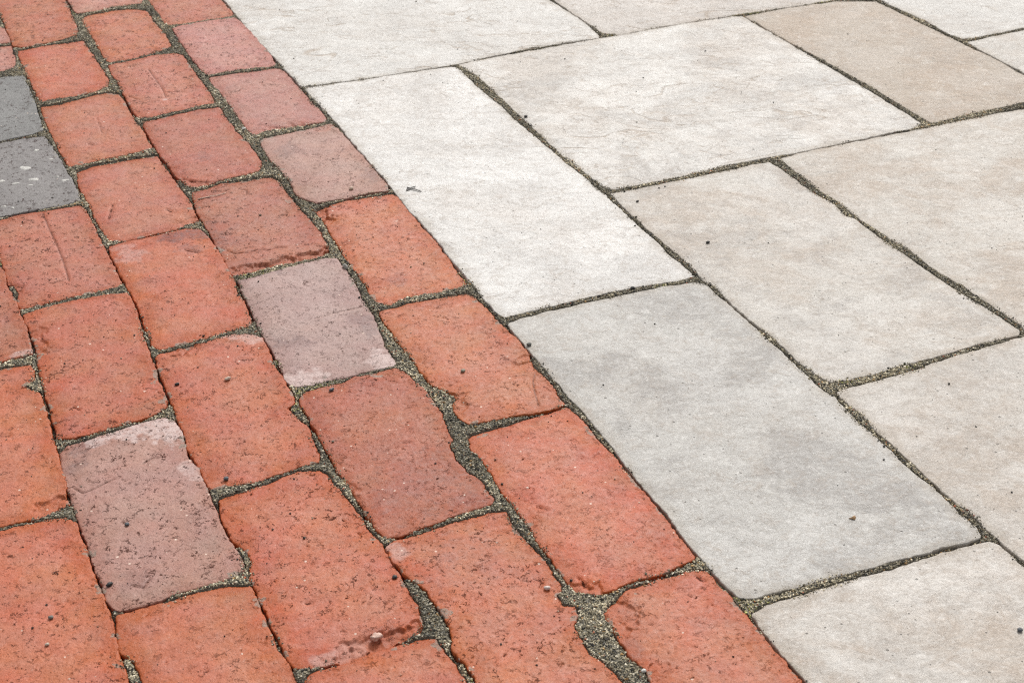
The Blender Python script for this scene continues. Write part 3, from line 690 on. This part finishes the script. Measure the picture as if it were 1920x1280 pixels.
OCT_V = np.array([[1, 0, 0], [-1, 0, 0], [0, 1, 0], [0, -1, 0], [0, 0, 1], [0, 0, -1.]])
OCT_F = np.array([[0, 2, 4], [2, 1, 4], [1, 3, 4], [3, 0, 4], [2, 0, 5], [1, 2, 5], [3, 1, 5], [0, 3, 5]])
def grains(x, y, z, r, pal, prob):
    n = len(x)
    V = OCT_V[None] * (r[:, None, None] * rng.uniform(0.65, 1.25, (n, 6, 1))) * rng.uniform(0.7, 1.2, (n, 1, 3))
    q = rng.normal(size=(n, 4)); q /= np.linalg.norm(q, axis=1)[:, None]; w, a, b, c = q.T
    R = np.stack([np.stack([1 - 2 * (b * b + c * c), 2 * (a * b - w * c), 2 * (a * c + w * b)], -1),
                  np.stack([2 * (a * b + w * c), 1 - 2 * (a * a + c * c), 2 * (b * c - w * a)], -1),
                  np.stack([2 * (a * c - w * b), 2 * (b * c + w * a), 1 - 2 * (a * a + b * b)], -1)], 1)
    V = np.einsum('nij,nkj->nki', R, V) * np.array([1, 1, 0.8]) + np.stack([x, y, z], -1)[:, None]
    Fc = OCT_F[None] + (np.arange(n) * 6)[:, None, None]
    k = rng.choice(len(pal), n, p=prob)
    C = np.array(pal)[k] * rng.uniform(0.7, 1.3, (n, 1))
    dirt = sstep(-0.25, 0.35, fbm(x * 17, y * 17, 300, 3))[:, None]                 # packed dark dirt in places, washed sand in others
    C = C * (0.72 + 0.66 * dirt) * np.array([1.05, 1.0, 0.90])
    moss = (fbm(x * 26 + 9, y * 26, 310, 2) > 0.42)[:, None] & (rng.random((n, 1)) < 0.3)
    C = np.where(moss, C * np.array([0.75, 0.85, 0.40]), C)
    C = np.column_stack([C, np.ones(n)])
    return V.reshape(-1, 3), Fc.reshape(-1, 3), np.repeat(C, 6, 0)
PAL = [(0.025, 0.024, 0.022), (0.13, 0.12, 0.09), (0.30, 0.27, 0.20), (0.50, 0.46, 0.36), (0.76, 0.72, 0.62), (0.42, 0.27, 0.12), (0.40, 0.12, 0.06)]
PRB = [0.21, 0.20, 0.25, 0.20, 0.10, 0.028, 0.012]
cj, ci = np.nonzero(MASK & SEEN)
rep = rng.poisson(1.75, len(cj)); cj = np.repeat(cj, rep); ci = np.repeat(ci, rep)
x = RX0 + (ci + rng.random(len(ci))) * CELL; y = RY0 + (cj + rng.random(len(ci))) * CELL
r = 0.00028 + 0.00036 * rng.gamma(1.5, 0.6, len(x)); r = np.minimum(r, 0.0017)
v1, f1, c1 = grains(x, y, SAND[cj, ci] + r * 0.35, r, PAL, PRB)
# sand spilled onto the edges of the bricks and slabs
sp = sstep(0.08, 0.40, Wd) * sstep(-0.05, 0.45, fbm(GX * 38, GY * 38, 90, 3)) * (~MASK) * SEEN
cj, ci = np.nonzero(rng.random(sp.shape) < sp * 0.8)
x = RX0 + (ci + rng.random(len(ci))) * CELL; y = RY0 + (cj + rng.random(len(ci))) * CELL
r = 0.0003 + 0.0003 * rng.gamma(1.4, 0.6, len(x)); r = np.minimum(r, 0.0014)
v2, f2, c2 = grains(x, y, TOP[cj, ci] + r * 0.3, r, PAL, PRB)
nb = len(bedV)
allV = np.vstack([bedV, v1, v2]); allC = np.vstack([np.column_stack([np.tile((0.18, 0.165, 0.13), (nb, 1)), np.ones(nb)]), c1, c2])
me = mesh_np('joint_sand', allV, quads=bedQ, tris=np.vstack([f1 + nb, f2 + nb + len(v1)]), smooth=False)
attr(me, 'tone', allC, 'FLOAT_COLOR')
tag(link('joint_sand', me, M_GRIT), 'coarse grey and tan sand filling the joints between bricks and slabs', 'sand', 'stuff')

# loose dark grit lying about on the paving
free = SEEN & ~MASK
cj, ci = np.nonzero(free); pk = rng.integers(0, len(cj), 2600)
keep = (GX[cj[pk], ci[pk]] < 0.0) | (rng.random(2600) < 0.20); pk = pk[keep]; cj = cj[pk]; ci = ci[pk]
r = 0.0003 + 0.0003 * rng.gamma(1.3, 0.7, len(cj)); r = np.minimum(r, 0.0016)
v, f, c = grains(GX[cj, ci], GY[cj, ci], TOP[cj, ci] + r * 0.4, r, [(0.02, 0.02, 0.02), (0.06, 0.055, 0.05), (0.20, 0.18, 0.15), (0.5, 0.45, 0.38)], [0.55, 0.25, 0.12, 0.08])
me = mesh_np('loose_grit', v, tris=f, smooth=False); attr(me, 'tone', c, 'FLOAT_COLOR')
tag(link('loose_grit', me, M_GRIT), 'tiny dark grit scattered over bricks and slabs', 'grit', 'stuff')

# ------------------------------------------------------------------ single loose things
def height_at(X):
    i = int((X[0] - RX0) / CELL); j = int((X[1] - RY0) / CELL)
    return float(SAND[j, i] if MASK[j, i] else TOP[j, i])

def icosphere(sub=2):
    p = (1 + 5 ** 0.5) / 2
    V = [(-1, p, 0), (1, p, 0), (-1, -p, 0), (1, -p, 0), (0, -1, p), (0, 1, p), (0, -1, -p), (0, 1, -p), (p, 0, -1), (p, 0, 1), (-p, 0, -1), (-p, 0, 1)]
    F = [(0, 11, 5), (0, 5, 1), (0, 1, 7), (0, 7, 10), (0, 10, 11), (1, 5, 9), (5, 11, 4), (11, 10, 2), (10, 7, 6), (7, 1, 8), (3, 9, 4), (3, 4, 2), (3, 2, 6), (3, 6, 8), (3, 8, 9), (4, 9, 5), (2, 4, 11), (6, 2, 10), (8, 6, 7), (9, 8, 1)]
    V = [np.array(v) / np.linalg.norm(v) for v in V]
    for _ in range(sub):
        cache = {}; G = []
        def mid(a, b):
            k = (min(a, b), max(a, b))
            if k not in cache: w = V[a] + V[b]; V.append(w / np.linalg.norm(w)); cache[k] = len(V) - 1
            return cache[k]
        for a, b, c in F:
            ab, bc, ca = mid(a, b), mid(b, c), mid(c, a); G += [(a, ab, ca), (b, bc, ab), (c, ca, bc), (ab, bc, ca)]
        F = G
    return np.array(V), np.array(F)
ICO_V, ICO_F = icosphere(2)

def pebble(x, y, w, color, label, name='pebble', aspect=0.7, high=0.6, ang=0.0, angular=0.25, seed=0, group=None):
    """w = width in photograph pixels"""
    X = gp(x, y); s = np.linalg.norm(gp(x + w / 2, y) - gp(x - w / 2, y)) / 2
    V = ICO_V * (1 + angular * fbm(ICO_V[:, 0:1] * 1.7 + seed, ICO_V[:, 1:2] * 1.7 + ICO_V[:, 2:3] * 2.3, seed, 2))
    V = np.sign(V) * np.abs(V) ** (1 - 0.25 * angular)
    V = V * np.array([s, s * aspect, s * high])
    ca, sa = math.cos(ang), math.sin(ang); V[:, :2] = V[:, :2] @ np.array([[ca, sa], [-sa, ca]])
    V[:, 2] -= V[:, 2].min()
    me = mesh_np(name, V, tris=ICO_F)
    o = link(name, me, M_STONE, None, (X[0], X[1], height_at(X) - s * high * 0.12)); o.color = tuple(color) + (1,)
    return tag(o, label, 'stone', None, group)

CREAM, WHITE, DARK, SLATE, OLIVE = (0.60, 0.50, 0.40), (0.75, 0.73, 0.68), (0.03, 0.03, 0.03), (0.10, 0.11, 0.125), (0.30, 0.29, 0.22)
LS = 'pebbles and chips lying loose on the paving'
pebble(706, 1194, 22, (0.72, 0.47, 0.38), 'pale pink angular stone chip, largest of all, on the broken edge of an orange brick', 'stone_chip', .7, .55, .4, .7, 1, LS)
pebble(1026, 1104, 13, (0.80, 0.66, 0.60), 'pinkish white oval pebble on an orange brick beside a patch of spilled sand', aspect=.6, ang=-.5, seed=2, group=LS)
pebble(1207, 1258, 10, WHITE, 'small white pebble at the bottom edge, where brick meets the widest sand joint', aspect=.8, seed=3, group=LS)
pebble(868, 697, 9, OLIVE, 'round olive grey pebble alone in the middle of an orange brick', aspect=.9, seed=4, group=LS)
pebble(424, 897, 10, SLATE, 'blue grey pebble near the near end of a speckled orange brick', aspect=.9, seed=5, group=LS)
pebble(740, 1081, 10, DARK, 'black pebble at the rim of the joint between two orange bricks', aspect=.9, seed=6, group=LS)
pebble(96, 1160, 10, (0.18, 0.17, 0.15), 'grey pebble on the large orange brick in the lower left corner', aspect=.9, seed=7, group=LS)
pebble(89, 1210, 9, CREAM, 'cream pebble just below a grey one on the lower left brick', aspect=.7, seed=8, group=LS)
pebble(992, 647, 10, (0.12, 0.125, 0.11), 'dark green-grey pebble on the grey slab beside the brick edge', aspect=.8, seed=9, group=LS)
pebble(1912, 1182, 11, SLATE, 'slate grey pebble on the cream slab at the right edge', aspect=.85, seed=10, group=LS)
pebble(427, 713, 12, (0.70, 0.55, 0.44), 'oblong cream chip on an orange brick, near the pale mauve brick', 'stone_chip', .6, .5, .1, .6, 11, LS)
pebble(457, 242, 8, WHITE, 'tiny white stone in the sand joint in the upper left', aspect=.9, seed=12, group=LS)
pebble(648, 503, 12, (0.50, 0.50, 0.46), 'grey-white chip wedged in the joint beside the mauve brick', 'stone_chip', .6, .9, -1.0, .6, 13, LS)
pebble(659, 357, 9, (0.72, 0.55, 0.42), 'cream pebble near the end of a dusty pink brick', aspect=.8, seed=14, group=LS)
pebble(238, 983, 9, SLATE, 'round slate pebble in the middle of the faded rose brick', aspect=.9, seed=15, group=LS)
pebble(205, 1096, 14, DARK, 'flat black chip near the lower left corner of the faded rose brick', 'stone_chip', .5, .5, .3, .5, 16, LS)
pebble(332, 722, 9, DARK, 'black pebble at the left side of an orange brick', aspect=.6, seed=17, group=LS)
pebble(986, 219, 7, DARK, 'black speck of stone on the large white square slab, near its left joint', aspect=.7, seed=18, group=LS)
pebble(1327, 456, 8, DARK, 'black seed-sized stone on the beige slab, the lower of two', aspect=.6, seed=19, group=LS)
pebble(1195, 379, 6, DARK, 'black seed-sized stone at the far left corner of the beige slab', aspect=.6, seed=20, group=LS)
pebble(1186, 541, 9, DARK, 'black stone lying in the joint between the white and the grey slab', aspect=.7, seed=21, group=LS)
pebble(622, 733, 11, SLATE, 'blue grey chip at the far end of a brown-orange brick', 'stone_chip', .6, .5, .2, .5, 22, LS)

def rod(pts_px, r0, r1, rise=0.0006):
    W = np.array([gp(a, b) for a, b in pts_px]); n = len(W)
    P = np.column_stack([W, [height_at(w) + max(r0, r1) * 0.8 + rise * math.sin(math.pi * i / max(n - 1, 1)) for i, w in enumerate(W)]])
    V = []; K = 6
    for i in range(n):
        d = P[min(i + 1, n - 1)] - P[max(i - 1, 0)]; d /= np.linalg.norm(d)
        s = np.cross(d, (0, 0, 1)); s /= np.linalg.norm(s); u = np.cross(s, d); r = r0 + (r1 - r0) * i / (n - 1)
        for k in range(K): a = 2 * math.pi * k / K; V.append(P[i] + r * (math.cos(a) * s + math.sin(a) * u))
    V = np.array(V); Q = []
    for i in range(n - 1):
        for k in range(K): Q.append((i * K + k, i * K + (k + 1) % K, (i + 1) * K + (k + 1) % K, (i + 1) * K + k))
    T = [(0, k + 1, k) for k in range(1, K - 1)] + [((n - 1) * K, (n - 1) * K + k, (n - 1) * K + k + 1) for k in range(1, K - 1)]
    o0 = V[0] * np.array([1, 1, 0]) + np.array([0, 0, V[:, 2].min()])
    return V - o0, np.array(Q), np.array(T), o0

V, Q, T, o0 = rod([(371, 373), (382, 371), (394, 369), (405, 367), (415, 364), (423, 361)], .0006, .0004)
o = link('straw', mesh_np('straw', V, quads=Q, tris=T), M_STONE, None, o0); o.color = (0.78, 0.60, 0.48, 1)
tag(o, 'short pale straw lying across the far end of a red brick', 'straw')
root = bpy.data.objects.new('dry_sprig', None); col.objects.link(root); X = gp(772, 356); root.location = (X[0], X[1], height_at(X))
tag(root, 'grey cross-shaped bit of dry sprig on the pale slab beside the bricks', 'twig')
for nm, pts in (('stem', [(763, 353), (771, 355), (780, 357), (790, 360)]), ('side_shoot', [(762, 358), (768, 356), (773, 353), (779, 351)])):
    V, Q, T, o0 = rod(pts, .0008, .0005); o = link(nm, mesh_np(nm, V, quads=Q, tris=T), M_STONE, root, Vector(o0) - root.location); o.color = (0.26, 0.25, 0.24, 1)
# dry leaf crumb
X = gp(1599, 973); th = np.linspace(0, 2 * math.pi, 13)[:-1]; rr = 0.0022 * (1 + 0.4 * np.sin(3 * th) + 0.2 * np.cos(5 * th))
V = np.vstack([np.column_stack([rr * np.cos(th), 0.8 * rr * np.sin(th), 0.0005 + 0.0005 * np.sin(2 * th)]), np.column_stack([rr * np.cos(th), 0.8 * rr * np.sin(th), 0.0001 + 0.0004 * np.sin(2 * th)])])
Q = np.array([[i, (i + 1) % 12, 12 + (i + 1) % 12, 12 + i] for i in range(12)])[:, ::-1]
T = np.array([(0, k, k + 1) for k in range(1, 11)] + [(12, 12 + k + 1, 12 + k) for k in range(1, 11)])
o = link('leaf_crumb', mesh_np('leaf_crumb', V, quads=Q, tris=T), M_STONE, None, (X[0], X[1], height_at(X) + 0.0003)); o.color = (0.50, 0.30, 0.14, 1)
tag(o, 'tan crumb of dry leaf on the grey slab', 'leaf')
# white splashes on the grey brick
for i, (a, b, w) in enumerate([(47, 317, 24), (64, 338, 20), (29, 346, 14), (122, 339, 15), (3, 342, 15), (107, 332, 9), (57, 349, 10), (24, 391, 8), (7, 389, 10), (68, 283, 12), (96, 300, 9)]):
    X = gp(a, b); s = np.linalg.norm(gp(a + w / 2, b) - gp(a - w / 2, b)) / 2
    th = np.linspace(0, 2 * math.pi, 25)[:-1]; k = np.random.default_rng(i)
    rr = s * (1 + 0.16 * np.sin(2 * th + k.uniform(0, 6)) + 0.14 * np.sin(3 * th + k.uniform(0, 6)) + 0.08 * np.sin(7 * th + k.uniform(0, 6)))
    ring = np.column_stack([X[0] + rr * np.cos(th), X[1] + rr * 0.75 * np.sin(th)])
    inner = X + (ring - X) * 0.75
    z = lambda P, dz: np.array([height_at(p) + dz for p in P])
    V = np.vstack([np.column_stack([ring, z(ring, -0.0004)]), np.column_stack([inner, z(inner, 0.0004)]), [[X[0], X[1], height_at(X) + 0.0006]]])
    n = 24; Q = np.array([[q, (q + 1) % n, n + (q + 1) % n, n + q] for q in range(n)]); T = np.array([[n + q, n + (q + 1) % n, 2 * n] for q in range(n)])
    L = np.array(SPLASHED.location)
    o = link('white_splash', mesh_np('white_splash', V - np.array([X[0], X[1], L[2]]), quads=Q, tris=T), M_STONE, SPLASHED, (X[0] - L[0], X[1] - L[1], 0.0)); o.color = (0.62, 0.60, 0.56, 1)
